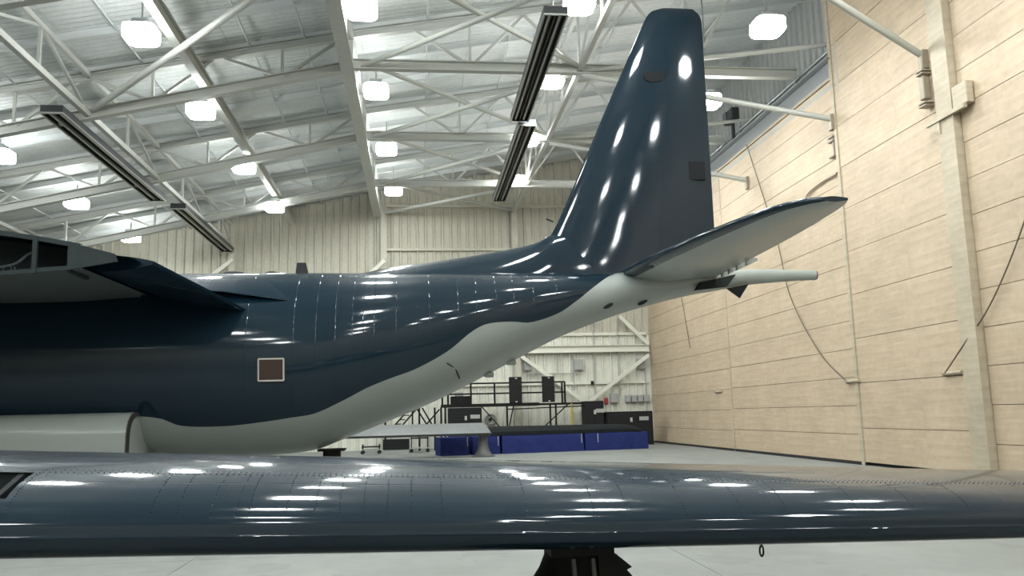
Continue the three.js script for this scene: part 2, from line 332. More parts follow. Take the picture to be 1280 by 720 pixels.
function makeLamp() {
  const t = new THREE.Group(); t.name = numbered('high_bay_lamp'); t.userData = { category: 'lamp', group: 'high bay lamps' };
  const sh = new THREE.Shape(), a = .38, r = .22;
  sh.moveTo(-a + r, -a).lineTo(a - r, -a).quadraticCurveTo(a, -a, a, -a + r).lineTo(a, a - r).quadraticCurveTo(a, a, a - r, a).lineTo(-a + r, a).quadraticCurveTo(-a, a, -a, a - r).lineTo(-a, -a + r).quadraticCurveTo(-a, -a, -a + r, -a);
  part('lens', new THREE.ExtrudeGeometry(sh, { depth: .24, bevelEnabled: true, bevelThickness: .06, bevelSize: .05, bevelSegments: 3, curveSegments: 8 }).rotateX(-Math.PI / 2).translate(0, .06, 0), M.lens, t);
  part('housing', rbox(.44, .2, .44, .06, 0, .48, 0), M.galv, t);
  part('collar', rbox(.7, .05, .7, .02, 0, .37, 0), M.galv, t);
  part('stem', tube([0, 0, 0], [0, 1, 0], .025, 8), M.galv, t);
  const l = new THREE.RectAreaLight(LAMP_COLOR, LAMP_RADIANCE, .72, .72); l.rotation.x = -Math.PI / 2; l.position.y = -.012; l.name = 'lamp_light'; t.add(l);
  return t;
}
let lamp0;
for (const [row, [y, pts]] of Object.entries(lampRows)) pts.forEach(([x, z], i) => {
  const label = `bright white square high bay lamp ${row}, ${i ? ord[i] : 'nearest the end wall'}`;
  let l = lamp0;
  if (!lamp0) { l = lamp0 = makeLamp(); lamp0.userData.label = label; lamp0.position.set(x, y - .1, z); scene.add(lamp0); } else l = copyOf(lamp0, label, [x, y - .1, z]);
  const stem = l.children.find((c) => c.name.startsWith('stem')), len = Math.max(.1, deckY(x) - .28 - (y + .5)); stem.scale.y = len; stem.position.y = .6;
});

// radiant heaters: a dark hood open below, two tubes, bright edges
function heater(label, x, y, z0, z1) {
  const t = thing('radiant_heater', label, 'heater', [x, y, (z0 + z1) / 2], 'radiant heaters'), L = Math.abs(z1 - z0);
  part('hood', [box(.62, .03, L, 0, .2, 0), bar([-.31, .2, -L / 2], [-.31, .2, L / 2], .03, .03), box(.03, .22, L, -.31, .09, 0), box(.03, .22, L, .31, .09, 0), box(.03, .2, L, 0, .1, 0), box(.62, .22, .03, 0, .09, L / 2), box(.62, .22, .03, 0, .09, -L / 2)], M.heater, t);
  part('edge_trim', box(.05, .04, L, -.31, -.03, 0), M.heaterTrim, t); part('edge_trim', box(.05, .04, L, .31, -.03, 0), M.heaterTrim, t);
  part('edge_trim', box(.66, .05, .05, 0, -.03, L / 2), M.heaterTrim, t);
  for (const s of [-.15, .15]) part('burner_tube', tube([s, .06, -L / 2], [s, .06, L / 2], .05, 10), M.heaterTrim, t);
  for (const z of [-L / 2 + .4, 0, L / 2 - .4]) part('hanger', tube([0, .2, z], [0, 1.4, z], .012, 6), M.galv, t);
}
heater('dark radiant heater trough left, nearer of the pair under the sloping roof', -10.75, 10.95, -25.2, -35.6);
heater('dark radiant heater trough left, its end against the end wall', -10.3, 10.95, -36.9, -46.6);
heater('dark radiant heater trough left of the fin, nearer half', 3.75, 12.35, -20.9, -29.2);
heater('dark radiant heater trough left of the fin, farther half', 4.1, 12.35, -29.6, -40.8);

// ------------------------------------------------------------ the aircraft
const ZC = -19.7;
const plane = thing('transport_aircraft', 'glossy dark blue transport aircraft with pale grey belly and tall fin, outer wing removed', 'aircraft', [0, 0, 0]);
const FUS = [[-17, 5.1, .95, 2.12, 2.1], [-3.6, 5.08, .97, 2.12, 2.1], [-2.4, 5.08, 1.05, 2.12, 2.1], [-1.7, 5.07, 1.28, 2.1, 2.1], [-.8, 5.06, 1.62, 2.05, 2.15], [0, 5.06, 1.93, 1.98, 2.2], [.9, 5.06, 2.33, 1.85, 2.2], [2.2, 5.05, 2.98, 1.6, 2.2], [3.35, 5.04, 3.54, 1.3, 2.2], [4.5, 5.03, 3.97, 1.0, 2.2], [5.3, 5.05, 4.21, .85, 2.2], [6.5, 5.07, 4.5, .62, 2.2], [7.3, 5.12, 4.63, .42, 2.1], [7.9, 5.15, 4.74, .27, 2], [8.5, 5.15, 4.8, .18, 2], [9.85, 5.12, 4.87, .12, 2]];
const spow = (v, e) => Math.sign(v) * Math.abs(v) ** e;
function fusPoint(x, th) { const [yt, yb, w, n] = table(FUS, x); return V(x, (yt + yb) / 2 + (yt - yb) / 2 * spow(Math.cos(th), 2 / n), ZC + w * spow(Math.sin(th), 2 / n)); }
// where the dark paint ends: angle down from the spine
const EDGE = [[-17, 2.08], [-8.24, 2.095], [-6.74, 2.125], [-5.82, 2.125], [-5.2, 2.165], [-4.84, 2.26], [-3.98, 2.285], [-3.16, 2.245], [-2.6, 2.22], [-2.04, 2.22], [-1.54, 2.165], [-1.04, 2.09], [-.54, 2.05], [-.04, 2.02], [.64, 1.905], [1.16, 1.72], [1.5, 1.67], [2.04, 1.755], [2.5, 1.9], [3.16, 1.89], [3.54, 1.69], [3.84, 1.485], [4.16, 1.17], [4.46, .78], [4.75, .45], [5.1, .2], [9.85, .2]];
const fx = []; for (let x = -17; x < -6; x += 1) fx.push(x); for (let x = -6; x < 5.4; x += .12) fx.push(x); for (let x = 5.4; x <= 9.85; x += .2) fx.push(x); fx.push(9.85);
const upper = [], lower = [];
for (const x of fx) {
  const e = table(EDGE, x)[0], a = [], b = [];
  for (let j = 0; j <= 48; j++) a.push(fusPoint(x, lerp(-e, e, j / 48)));
  for (let j = 0; j <= 40; j++) b.push(fusPoint(x, lerp(e, 2 * Math.PI - e, j / 40)));
  upper.push(a); lower.push(b);
}
part('fuselage_skin', skin(upper, 1.2, 'x'), M.navy, plane, 'glossy dark blue fuselage top and sides');
part('belly_skin', [skin(lower, 1.2, 'x'), fan(upper[0].concat(lower[0].slice(1, -1)))], M.belly, plane, 'pale grey belly with a wavy paint edge');
part('tail_boom_cap', tube([9.82, 4.995, ZC], [9.88, 4.995, ZC], .11, 20), M.dark, plane);
// butt straps over the frames
for (const x of [-3.5, -2.55, -2.1, -1.7, -1.35, -1.13, -.9, -.45, 0, .25, .87, 1.27, 1.7, 2.1, 2.55, 3.1]) {
  const e = table(EDGE, x)[0] - .06, cen = V(x, 3.1, ZC), rows = [[-.010, 0], [-.004, .0022], [.004, .0022], [.010, 0]].map(([dx, lift]) => { const r = []; for (let j = 0; j <= 60; j++) { const p = fusPoint(x + dx, lerp(x < -1.8 ? .25 : .42, e, j / 60)); const d = p.clone().sub(cen).setX(0).normalize(); r.push(p.addScaledVector(d, lift + .0005)); } return r; });
  part('skin_strap', skin(rows, 1.2), M.navySmooth, plane);
}
// dorsal fillet running into the fin
const SPINE = [[-1.75, 5.0, 1.1], [-.78, 5.19, 1.05], [0, 5.30, .98], [.73, 5.41, .9], [1.5, 5.54, .8], [2.27, 5.68, .66], [2.86, 5.83, .52], [3.25, 6.02, .42], [4.2, 6.1, .32]];
const dors = []; for (let x = -1.75; x <= 4.2; x += .12) { const [y, w] = table(SPINE, x), r = []; for (let j = 0; j <= 30; j++) { const t = lerp(-Math.PI / 2, Math.PI / 2, j / 30), yb = 4.72; r.push(V(x, yb + (y - yb) * Math.abs(Math.cos(t)) ** 1.25, ZC + w * spow(Math.sin(t), 1.1))); } dors.push(r); }
part('dorsal_fillet', skin(dors, 1, 'x'), M.navy, plane);
// fin and rudder: airfoil sections stacked upward
const FIN = [[5.0, 2.6, 7.33, .30], [6.06, 3.25, 7.33, .27], [6.45, 3.46, 7.33, .265], [7.38, 3.89, 7.33, .25], [9.37, 4.775, 7.33, .215], [10.6, 5.34, 7.33, .19], [11.5, 5.76, 7.33, .16], [11.75, 5.9, 7.3, .13], [11.9, 6.06, 7.2, .08], [11.97, 6.3, 7.1, .02]];
const foil = (t) => 2.6 * (.2969 * Math.sqrt(t) - .126 * t - .3516 * t * t + .2843 * t ** 3 - .1036 * t ** 4) / .5;   // half thickness, about 0.26 at most, scaled below
function foilRows(y, le, te, half, from, to, n) {
  const c = te - le, r = [];
  const at = (t, s) => V(le + t * c, y, ZC + s * half * foil(t ** 1.35) / .52);
  const ts = []; for (let k = 0; k <= n; k++) ts.push(from + (to - from) * (1 - Math.cos(Math.PI * k / n)) / 2);
  for (let k = n; k >= 0; k--) r.push(at(ts[k], -1));
  for (let k = from ? 0 : 1; k <= n; k++) r.push(at(ts[k], 1));
  return r;
}
const finRows = [], rudRows = [];
for (let k = 0; k <= 46; k++) {
  const y = k < 36 ? lerp(5.0, 11.5, k / 36) : lerp(11.5, 11.97, (k - 36) / 10), [le, te, h] = table(FIN, y), hinge = lerp(5.75, 6.55, (y - 5) / 7), th = Math.min(.93, (hinge - le) / (te - le));
  finRows.push(foilRows(y, le, te, h, 0, th, 18)); if (y > 5.3 && y < 11.51) rudRows.push(foilRows(y, le, te, h * .965, th + .0015, 1, 10));
}
part('fin', [skin(finRows, 1.1, 'y'), fan(finRows[finRows.length - 1])], M.navyFin, plane);
const rudder = part('rudder', [skin(rudRows, 1.1, 'y'), fan(rudRows[rudRows.length - 1])], M.navy, plane);
part('hinge_patch', box(.42, .46, .05, 6.93, 7.63, ZC + .095), M.patch, rudder, 'dark unpainted rectangle on the rudder');
const finT = part('rudder_tip', skin(finRows.slice(36).map((r, i) => { const y = r[0].y, [le, te, h] = table(FIN, y), hinge = lerp(5.75, 6.55, (y - 5) / 7), th = Math.min(.93, (hinge - le) / (te - le)); return foilRows(y, le, te, h, th, 1, 8); }), 1.1, 'y'), M.navy, plane);
part('fin_patch', prism([[5.70, 9.93], [5.66, 10.05], [5.76, 10.15], [6.16, 10.17], [6.2, 10.0], [6.12, 9.91], [5.84, 9.88]], .06, new THREE.Matrix4().makeTranslation(0, 0, ZC + .165)), M.patch, plane, 'dark unpainted patch high on the fin');
part('fin_tip_antenna', tube([3.30, 6.35, ZC], [3.12, 6.42, ZC], .02, 8), M.dark, plane);
// port stabilizer: sections along z, elevator taken off
const STAB = [[-20.2, 4.72, 7.15, .22], [-19.2, 4.78, 7.15, .22], [-17.8, 4.92, 7.12, .2], [-15.8, 5.2, 7.08, .165], [-14.35, 5.46, 7.02, .135], [-13.4, 5.68, 6.95, .11], [-12.8, 5.88, 6.9, .09], [-12.45, 6.15, 6.84, .07], [-12.3, 6.4, 6.8, .045]];
function stabRing(z, from, to, s, n) {
  const [le, te, h] = table(STAB, z), r = [];
  for (let k = 0; k <= n; k++) { const t = lerp(from, to, k / n); r.push(V(le + t * (te - le), 5.0 + s * h * foil(t * .8) / .52, z)); }
  return r;
}
const sz = []; for (let k = 0; k <= 60; k++) sz.push(k < 48 ? lerp(-20.2, -13, k / 48) : lerp(-13, -12.3, (k - 48) / 12));
const ring = (z) => { const b = stabRing(z, .10, 1, -1, 16); return b; };
part('stabilizer_underside', skin(sz.map(ring), .8, 'z'), M.belly, plane, 'pale grey underside of the stabilizer');
part('stabilizer_top', [skin(sz.map((z) => stabRing(z, .08, 1, 1, 16)), .8, 'z'), fan([...stabRing(-12.3, 0, 1, -1, 16), ...stabRing(-12.3, 0, 1, 1, 16).reverse().slice(0, -1)])], M.navy, plane);
part('leading_edge', skin(sz.map((z) => [...stabRing(z, .10, 0, -1, 8), ...stabRing(z, 0, .08, 1, 8).slice(1)]), 1.2, 'z'), M.navy, plane, 'dark glossy leading edge of the stabilizer');
part('stabilizer_rear_spar', skin(sz.map((z) => { const a = stabRing(z, 1, 1, -1, 1)[0], b = stabRing(z, 1, 1, 1, 1)[0]; return [a, b]; }), .5, 'z'), M.dark, plane);
for (const z of [-18.8, -18.35, -17.85, -17.3]) part('hinge_bracket', prism([[7.08, 4.98], [7.08, 4.80], [7.34, 4.92], [7.34, 4.98]], .07, new THREE.Matrix4().makeTranslation(0, 0, z)), M.belly, plane);
part('stabilizer_fairing', (() => { const rows = []; for (let k = 0; k <= 20; k++) { const x = lerp(4.5, 7.6, k / 20), f = Math.sin(Math.PI * Math.min(1, k / 20 + .12)) , r = []; for (let j = 0; j <= 16; j++) { const t = Math.PI * j / 16; r.push(V(x, 4.98 - .42 * f * Math.sin(t) * .8, ZC + 1.05 * f * Math.cos(t))); } rows.push(r); } return skin(rows, 1, 'x'); })(), M.belly, plane);
part('access_bay_shade', prism([[6.72, 4.55], [6.86, 4.74], [7.86, 4.97], [7.58, 4.66]], .12, new THREE.Matrix4().makeTranslation(0, 0, ZC + .52).multiply(new THREE.Matrix4().makeRotationY(.24).setPosition(0, 0, 1.62))), M.shadedInside, plane, 'solid dark plate painted as a shaded opening in the tail cone');  // no real recess: a dark solid paints the shade of an opening
part('tail_skid_fin', prism([[7.5, 4.66], [7.82, 4.42], [8.06, 4.76]], .04, new THREE.Matrix4().makeTranslation(0, 0, ZC + .1)), M.patch, plane);
for (const [x, y, z] of [[4.36, 4.165, -18.8], [5.26, 4.28, -19.12]]) part('drain_port', new THREE.SphereGeometry(1, 16, 10).scale(.13, .05, .05).rotateZ(.45).translate(x, y, z), M.shadedInside, plane);
part('static_wick', cable([[.62, 2.86, -18.0], [.80, 2.75, -18.25], [.9, 2.55, -18.43]], .016, 12), M.dark, plane);
for (const [x, y, z] of [[1.62, 2.66, -19.3], [2.14, 2.93, -19.3]]) part('drain_mast', rbox(.22, .12, .16, .04, x, y, z), M.belly, plane);
// square marker on the side and small things on the back
const mk = part('marker_frame', [bar([-3.22, 2.985, -17.545], [-2.72, 2.985, -17.545], .03, .03), bar([-3.22, 2.545, -17.595], [-2.72, 2.545, -17.595], .03, .03), bar([-3.22, 2.985, -17.545], [-3.22, 2.545, -17.595], .03, .03), bar([-2.72, 2.985, -17.545], [-2.72, 2.545, -17.595], .03, .03)], M.tape, plane, 'pale square outline on the fuselage side');
part('marker_panel', (() => { const g = box(.48, .43, .02, 0, 0, 0); g.rotateX(.11).translate(-2.97, 2.765, -17.57); return g; })(), M.brown, mk, 'reddish brown square panel');
part('blade_antenna', prism([[-2.82, 5.04], [-2.78, 5.36], [-2.58, 5.36], [-2.5, 5.04]], .05, new THREE.Matrix4().makeTranslation(0, 0, ZC - .02)), M.dark, plane);
part('dome_antenna', new THREE.SphereGeometry(1, 20, 10).scale(.17, .1, .12).translate(-3.35, 5.07, ZC), M.dark, plane);
part('dome_antenna', new THREE.SphereGeometry(1, 20, 10).scale(.3, .08, .2).translate(-4.2, 5.09, ZC), M.dark, plane);
// wing centre section, cut off flat with open end
const WU = [[-13.4, 4.55], [-13.1, 4.80], [-12.2, 5.02], [-10.5, 5.14], [-8.8, 5.12], [-6.85, 4.93], [-5.57, 4.71], [-4.75, 4.5]], WL = [[-13.4, 4.55], [-13.1, 4.42], [-12.2, 4.28], [-10, 4.18], [-8, 4.19], [-6.8, 4.22], [-5.5, 4.31]];
const ZCUT = -14.4, zw = [ZCUT, -15.5, -16.6, -17.6, -18.6, -20];
const wrow = (T, a, b, n, z, dy = 0) => { const r = []; for (let i = 0; i <= n; i++) { const x = lerp(a, b, i / n); r.push(V(x, table(T, x)[0] + dy + (z - ZCUT) * -.012, z)); } return r; };
part('wing_upper_skin', skin(zw.map((z) => wrow(WU, -13.4, -4.75, 40, z)), .8, 'z'), M.navy, plane);
part('wing_lower_skin', skin(zw.map((z) => wrow(WL, -13.4, -5.5, 36, z)), .8, 'z'), M.shadedWingGrey, plane, 'grey underside of the wing stub, shade painted in');
const cutEdge = part('wing_joint_flange', [skin([wrow(WU, -13.4, -5.55, 30, ZCUT + .03, .02), wrow(WU, -13.4, -5.55, 30, ZCUT + .03, -.06)], .3), skin([wrow(WL, -13.4, -5.5, 30, ZCUT + .03, -.02), wrow(WL, -13.4, -5.5, 30, ZCUT + .03, .05)], .3), skin([wrow(WU, -13.4, -5.55, 30, ZCUT + .03, .02), wrow(WU, -13.4, -5.55, 30, ZCUT - .1, .02)], .3)], M.primer, plane, 'pale bare metal edge of the cut wing');
part('wing_rib', fan([...wrow(WU, -13.3, -5.6, 20, -15.2, -.02), ...wrow(WL, -13.3, -5.6, 20, -15.2, .02).reverse()]), M.shadedInside, plane);  // rib coloured dark for the shade deep in the wing stub
part('spar_post', box(.07, .62, .06, -6.26, 4.54, ZCUT + .02), M.primer, cutEdge);
part('rear_spar', box(.06, .5, .8, -5.73, 4.5, ZCUT - .4), M.primer, plane);
part('spar_end_plate', prism([[-5.73, 4.28], [-5.73, 4.75], [-5.0, 4.55], [-4.95, 4.42]], .04, new THREE.Matrix4().makeTranslation(0, 0, ZCUT)), M.primer, plane, 'grey end plate behind the rear spar');
part('hose', cable([[-7.2, 4.34, -14.45], [-6.75, 4.35, -14.45], [-6.58, 4.42, -14.5], [-6.45, 4.56, -14.55], [-6.38, 4.66, -14.7]], .03, 30), M.primer, plane);
for (const [a, b] of [[-6.74, -6.80], [-6.66, -6.58], [-6.6, -6.54]]) part('clip', tube([a, 4.35, -14.44], [b, 4.23, -14.44], .012, 6), M.primer, plane);
// drooped inboard flap
const FL = [[-14.95, -5.75, -4.55, 4.50], [-15.6, -5.68, -4.34, 4.40], [-16.3, -5.62, -4.10, 4.29], [-17, -5.58, -3.85, 4.17], [-17.8, -5.55, -3.56, 4.02], [-18.6, -5.5, -3.3, 3.88]];
part('flap', (() => { const rows = [], N = 24; for (const [z, a, b, yt] of FL) { const r = []; for (let k = 0; k <= N; k++) { const t = 2 * Math.PI * k / N, c = (1 - Math.cos(t)) / 2, x = lerp(a, b, c), th = .17 * Math.sqrt(Math.max(0, c)) * (1.08 - c) * 2.2; r.push(V(x, lerp(4.45, yt, c) + (Math.sin(t) > 0 ? th : -th * .75), z)); } rows.push(r); } return [skin(rows, .9, 'z'), fan(rows[0])]; })(), M.navy, plane);
// root fillet behind the wing
part('wing_fillet', (() => { const rows = [], prof = [[-5.6, 4.95, 4.3, .42], [-4.6, 5.02, 4.47, .36], [-4, 5.0, 4.42, .3], [-3.2, 4.85, 4.3, .16], [-2.5, 4.5, 4.2, .02]]; for (const [x, yt, yb, o] of prof) { const r = []; for (let j = 0; j <= 12; j++) { const y = lerp(yt, yb, j / 12), c = Math.max(-1, Math.min(1, (y - 3.02) / 2.05)), half = 2.12 * Math.sqrt(Math.max(0, 1 - c * c)); r.push(V(x, y, ZC + half + o * (.25 + .75 * j / 12))); } r.push(V(x, yb - .04, ZC + 2.12 * Math.sqrt(Math.max(0, 1 - ((yb - 3.06) / 2.05) ** 2)) - .05)); rows.push(r); } return skin(rows, .5, 'x'); })(), M.navy, plane);
// main gear pod and its wheels
const podRow = (x, s) => { const r = []; for (let j = 0; j <= 28; j++) { const t = Math.PI * 2 * j / 28; r.push(V(x, 1.26 + .72 * s * spow(Math.cos(t), .6), -18.0 + .82 * s * spow(Math.sin(t), .6))); } return r; };
const pod = part('gear_pod', [skin([[-15, .2], [-14.4, .65], [-13, .95], [-11, 1], [-7, 1], [-5.62, 1]].map(([x, s]) => podRow(x, s)), 1, 'x'), fan(podRow(-5.62, .96))], M.belly, plane, 'pale grey landing gear pod');
part('pod_end_gap', skin([podRow(-5.63, 1.003), podRow(-5.60, .98), podRow(-5.57, .9)], .3, 'x'), M.rubber, pod);
for (const x of [-8.2, -9.9]) { const w = part('main_wheel', [new THREE.TorusGeometry(.44, .21, 14, 30).translate(x, .66, -18.3), tube([x, .66, -18.5], [x, .66, -18.1], .3, 20)], M.rubber, plane); }

// ------------------------------------------------------------ detached wing in front
const wing = thing('detached_wing', 'long glossy dark blue detached wing lying leading edge forward across the foreground', 'wing');
const WS = [[-5.5, 1.335, -4.1, 1.12], [-2.5, 1.25, -4.27, .985], [.5, 1.145, -4.42, .87], [4, 1.04, -4.58, .69], [8, .93, -4.75, .52]];
const UP = [[0, 0], [.015, .06], [.05, .115], [.12, .172], [.25, .235], [.45, .29], [.7, .33], [1.0, .355], [1.4, .36], [1.9, .325], [2.6, .22], [3.2, .10]], LO = [[0, 0], [.02, -.05], [.06, -.085], [.14, -.115], [.3, -.135], [.8, -.145], [1.6, -.10], [2.4, -.02], [3.2, .09]];
const wp = (x, s, T, dy = 0) => { const [y, z, k] = table(WS, x); return V(x, y + (table(T, Math.max(0, s))[0] + dy) * k, z - s * k); };
const SEAM = .47;
const noseS = [], capS = [], CUT = .13;
for (let j = 0; j <= 16; j++) noseS.push([LO, .5 * (1 - j / 16) ** 2]);
for (let j = 1; j <= 20; j++) noseS.push([UP, CUT * (j / 20) ** 2]);
for (let j = 0; j <= 18; j++) capS.push([UP, lerp(CUT, SEAM, j / 18)]);
const nX = 90, xEnd = 7.8, alongX = (S, x0) => Array.from({ length: nX + 1 }, (_, i) => S.map(([T, s]) => wp(lerp(x0, xEnd, i / nX), s, T)));
part('nose_skin', skin(alongX(noseS, -5.4), 1.2, 'x'), M.navy, wing);
part('leading_edge_skin', skin(alongX(capS, -1.99), 1.2, 'x'), M.navy, wing);
const upRows = [], loRows = []; for (let i = 0; i <= nX; i++) { const x = lerp(-5.4, xEnd, i / nX), a = [], b = []; for (let j = 0; j <= 24; j++) a.push(wp(x, lerp(SEAM - .012, 3.2, j / 24), UP, -.004)); for (let j = 0; j <= 14; j++) b.push(wp(x, lerp(3.2, .49, j / 14), LO, .003)); upRows.push(a); loRows.push(b); }
part('upper_skin', skin(upRows, 1.2, 'x'), M.navy, wing);
part('lower_skin', skin(loRows, 1.2, 'x'), M.navy, wing);
part('front_spar', skin(Array.from({ length: 30 }, (_, i) => { const x = lerp(-5.3, -1.6, i / 29); return [wp(x, SEAM + .01, LO, .02), wp(x, SEAM + .01, UP, -.012)]; }), .5, 'x'), M.shadedInside, wing);  // spar and floor coloured dark for shade within the opened nose
part('nose_floor', skin(Array.from({ length: 30 }, (_, i) => { const x = lerp(-5.3, -1.6, i / 29); return [wp(x, .1, LO, .03), wp(x, .5, LO, .04)]; }), .5, 'x'), M.shadedInside, wing);
for (const x of [-2.06, -2.5]) part('nose_rib', bar(wp(x, .12, UP, -.04).toArray(), wp(x, SEAM, UP, -.04).toArray(), .03, .05), M.patch, wing);
part('tie_down_ring', new THREE.TorusGeometry(.024, .006, 8, 20).scale(.7, 1.2, 1).rotateY(.5).translate(1.99, .925, -4.9), M.dark, wing);
// raised rivet rows: one along the seam, many across the nose
const dome = new THREE.SphereGeometry(.0042, 6, 3, 0, Math.PI * 2, 0, Math.PI / 2).toNonIndexed();
const rivetAt = (x, s, T = UP) => { const p = wp(x, s, T), q = wp(x, s + .01, T).sub(p), n = V(1, 0, 0).cross(q).normalize(); if (n.y < 0) n.negate(); return dome.clone().applyQuaternion(new THREE.Quaternion().setFromUnitVectors(V(0, 1, 0), n)).translate(p.x, p.y, p.z); };
const row = (pts) => part('rivet_row', merge(pts.map(([x, s]) => rivetAt(x, s))), M.navySmooth, wing);
for (const sv of [SEAM - .022, SEAM + .02]) for (let k = 0; k < 3; k++) row(Array.from({ length: 66 }, (_, i) => [-1.95 + k * 2 + i * .03, sv]));
for (const x of [-1.96, -1.3, -1.18, -1.02, -.9, -.84, -.66, -.52, -.4, -.28, -.16, -.04, .12, .56, .92, 1.1, 1.42, 1.74, 2.0, 2.42, 2.76, 3.1]) { const r = []; for (let sv = .035; sv < SEAM - .04; sv += .016 + sv * .035) if (rnd() > .12) r.push([x + (rnd() - .5) * .004, sv]); row(r); }
// stand below it
const st = thing('wing_stand', 'dark flared pedestal stand under the foreground wing', 'stand', [0, 0, 0]);
const flare = [[.13, 1.02], [.135, .93], [.155, .86], [.2, .76], [.26, .62], [.32, .4], [.36, .12], [.42, .08], [.42, 0], [0, 0]].reverse().map(([r, y]) => new THREE.Vector2(r * 1.5, y));
part('post', new THREE.LatheGeometry(flare, 32).translate(.93, 0, -5.05), M.stand, st);
part('saddle', prism([[-.2, .0], [-.2, .06], [.16, .06], [.16, 0]], .5, new THREE.Matrix4().makeTranslation(.93, .955, -5.3)), M.stand, st);
for (const x of [.86, .97]) part('fin_rib', bar([x, .93, -4.84], [x, .3, -4.58], .02, .05), M.pedestal, st);
part('step_block', prism([[1.0, .96], [1.10, .96], [1.19, .885], [1.16, .87], [1.23, .79], [1.23, .3], [1.0, .3]], .34, new THREE.Matrix4().makeTranslation(0, 0, -5.15)), M.stand, st);
part('foot', box(.5, .32, .4, 1.1, .16, -5), M.stand, st);

// ------------------------------------------------------------ pedestals and spare surfaces beyond the aircraft
function pedestal(label, x, z, h, s, mat) {
  const t = thing('pedestal_stand', label, 'stand', [x, 0, z]);
  part('post', new THREE.LatheGeometry([[.0, 0], [.5, 0], [.5, .04], [.36, .1], [.26, .3], [.2, .6], [.19, 1]].map(([r, y]) => new THREE.Vector2(r * s, y * (h - .05))), 24), mat, t);
  part('head_plate', box(.56 * s, .05, .56 * s, 0, h - .025, 0), mat, t);
}
pedestal('pale flared pedestal stand under the end of the grey spare flap', 2.75, -36.5, .93, 1.0, M.pedestal);
pedestal('dark pedestal stand under the aircraft belly where it starts rising', -1.95, -19.7, 1.08, 1.05, M.stand);
const gp = thing('spare_flap', 'long pale grey spare flap lying tilted on pedestal stands', 'flap', [0, 0, 0]);
const gf = (x, tr) => [[-35.9, .955], [-36.2, 1.12], [-36.6, 1.30], [-37.1, 1.42], [-37.4, 1.40], [-37.4, 1.3], [-36.9, .96]].map(([z, y]) => V(x + tr * (z + 36), y, z));
part('skin', (() => { const r = []; for (let k = 0; k <= 10; k++) { const L = gf(lerp(-3.0, 3.05, k / 10), .25); L.push(L[0].clone()); r.push(L); } return [skin(r, .4, 'x'), fan(r[0].slice(0, -1)), fan(r[10].slice(0, -1))]; })(), M.greyWing, gp);
part('dark_lip', bar([-3.0, .955, -35.88], [3.05, .955, -35.88], .04, .09), M.dark, gp);
const dp = thing('spare_elevator', 'long dark rounded spare elevator lying on the blue covered trestles', 'elevator', [0, 0, 0]);
part('skin', (() => { const pr = [[-.55, 0], [-.62, .12], [-.55, .26], [-.3, .36], [.1, .38], [.45, .3], [.6, .16], [.6, 0]], r = []; for (let k = 0; k <= 24; k++) { const x = lerp(2.9, 10.55, k / 24), sc = k > 20 ? Math.sqrt(1 - ((k - 20) / 4.3) ** 2) : 1; r.push([...pr, pr[0]].map(([z, y]) => V(x, .81 + y * sc * lerp(1.1, .95, k / 24), -39.3 - z * -1 - (x - 6) * .16))); } return [skin(r, .6, 'x'), fan(r[24].slice(0, -1)), fan(r[0].slice(0, -1))]; })(), M.patch, dp);
[[.85, 2.15, 'leftmost, half hidden behind the pale pedestal'], [2.3, 3.55, 'just right of the pale pedestal'], [3.62, 7.5, 'longest, in the middle of the row'], [7.56, 10.7, 'rightmost, beside the beige wall']].forEach(([x0, x1, w]) => {
  const t = thing('covered_trestle', `blue tarpaulin covered trestle, ${w}`, 'trestle', [(x0 + x1) / 2, 0, -39.3 - ((x0 + x1) / 2 - 6) * .16], 'blue covered trestles'); t.rotation.y = .158;
  const L = x1 - x0, g = new RoundedBoxGeometry(L, .8, 1.3, 4, .05), p = g.attributes.position;
  const rows = []; const NX = Math.ceil(L * 9);
  for (let i = 0; i <= NX; i++) { const x = lerp(-L / 2, L / 2, i / NX), w1 = .035 * Math.sin(x * 5.1 + x0) + .02 * Math.sin(x * 13 + 1); rows.push([V(x, .0, .66 + w1), V(x, .2, .655 + w1 * .8), V(x, .45, .64 + .02 * Math.sin(x * 7)), V(x, .7, .64), V(x, .79, .62), V(x, .8, .55), V(x, .8, -.6), V(x, 0, -.64)]); }
  part('tarpaulin', [skin(rows, .6, 'x'), fan(rows[0]), fan(rows[NX])], M.tarp, t);
  part('seam_strip', box(.03, .42, .02, x1 > 8 ? -L / 2 + .62 : L / 2 - .08, .58, .655), M.seam, t);
});

// ------------------------------------------------------------ work stand and equipment along the end wall
const ws = thing('work_platform', 'dark steel work platform with guard rails along the end wall', 'platform', [0, 0, 0]);
const ZP = -44.6, PX0 = 1.2, PX1 = 6.35;
part('deck', box(PX1 - PX0, .16, 1.5, (PX0 + PX1) / 2, 2.26, ZP - .5), M.stand, ws);
part('deck_extension', box(2.6, .10, 1.2, 7.4, 2.25, ZP - .5), M.stand, ws);
for (const y of [2.86, 3.4]) part('guard_rail', tube([PX0, y, ZP + .2], [7.75 - 2.1 * 0 - 0, y, ZP + .2], .042, 8), M.stand, ws);
for (const x of [1.25, 1.55, 2.75, 4.0, 5.35, 7.6, 7.75]) part('rail_post', tube([x, 2.3, ZP + .2], [x, 3.42, ZP + .2], .05, 8), M.stand, ws);
for (const x of [1.4, 4.65, 6.95, 7.25, 8.1]) part('leg', tube([x, 0, ZP + .1], [x, 2.25, ZP + .1], .05, 8), x > 8 ? M.yellow : M.stand, ws);
for (const [a, b] of [[3.3, 4.6], [7.9, 6.2], [5.0, 4.65]]) part('knee_brace', bar([a, 2.2, ZP + .1], [b, .7, ZP + .1], .05, .06), M.stand, ws);
part('lower_rail', tube([4.7, 2.02, ZP + .12], [8.9, 2.1, ZP + .12], .03, 8), M.stand, ws);
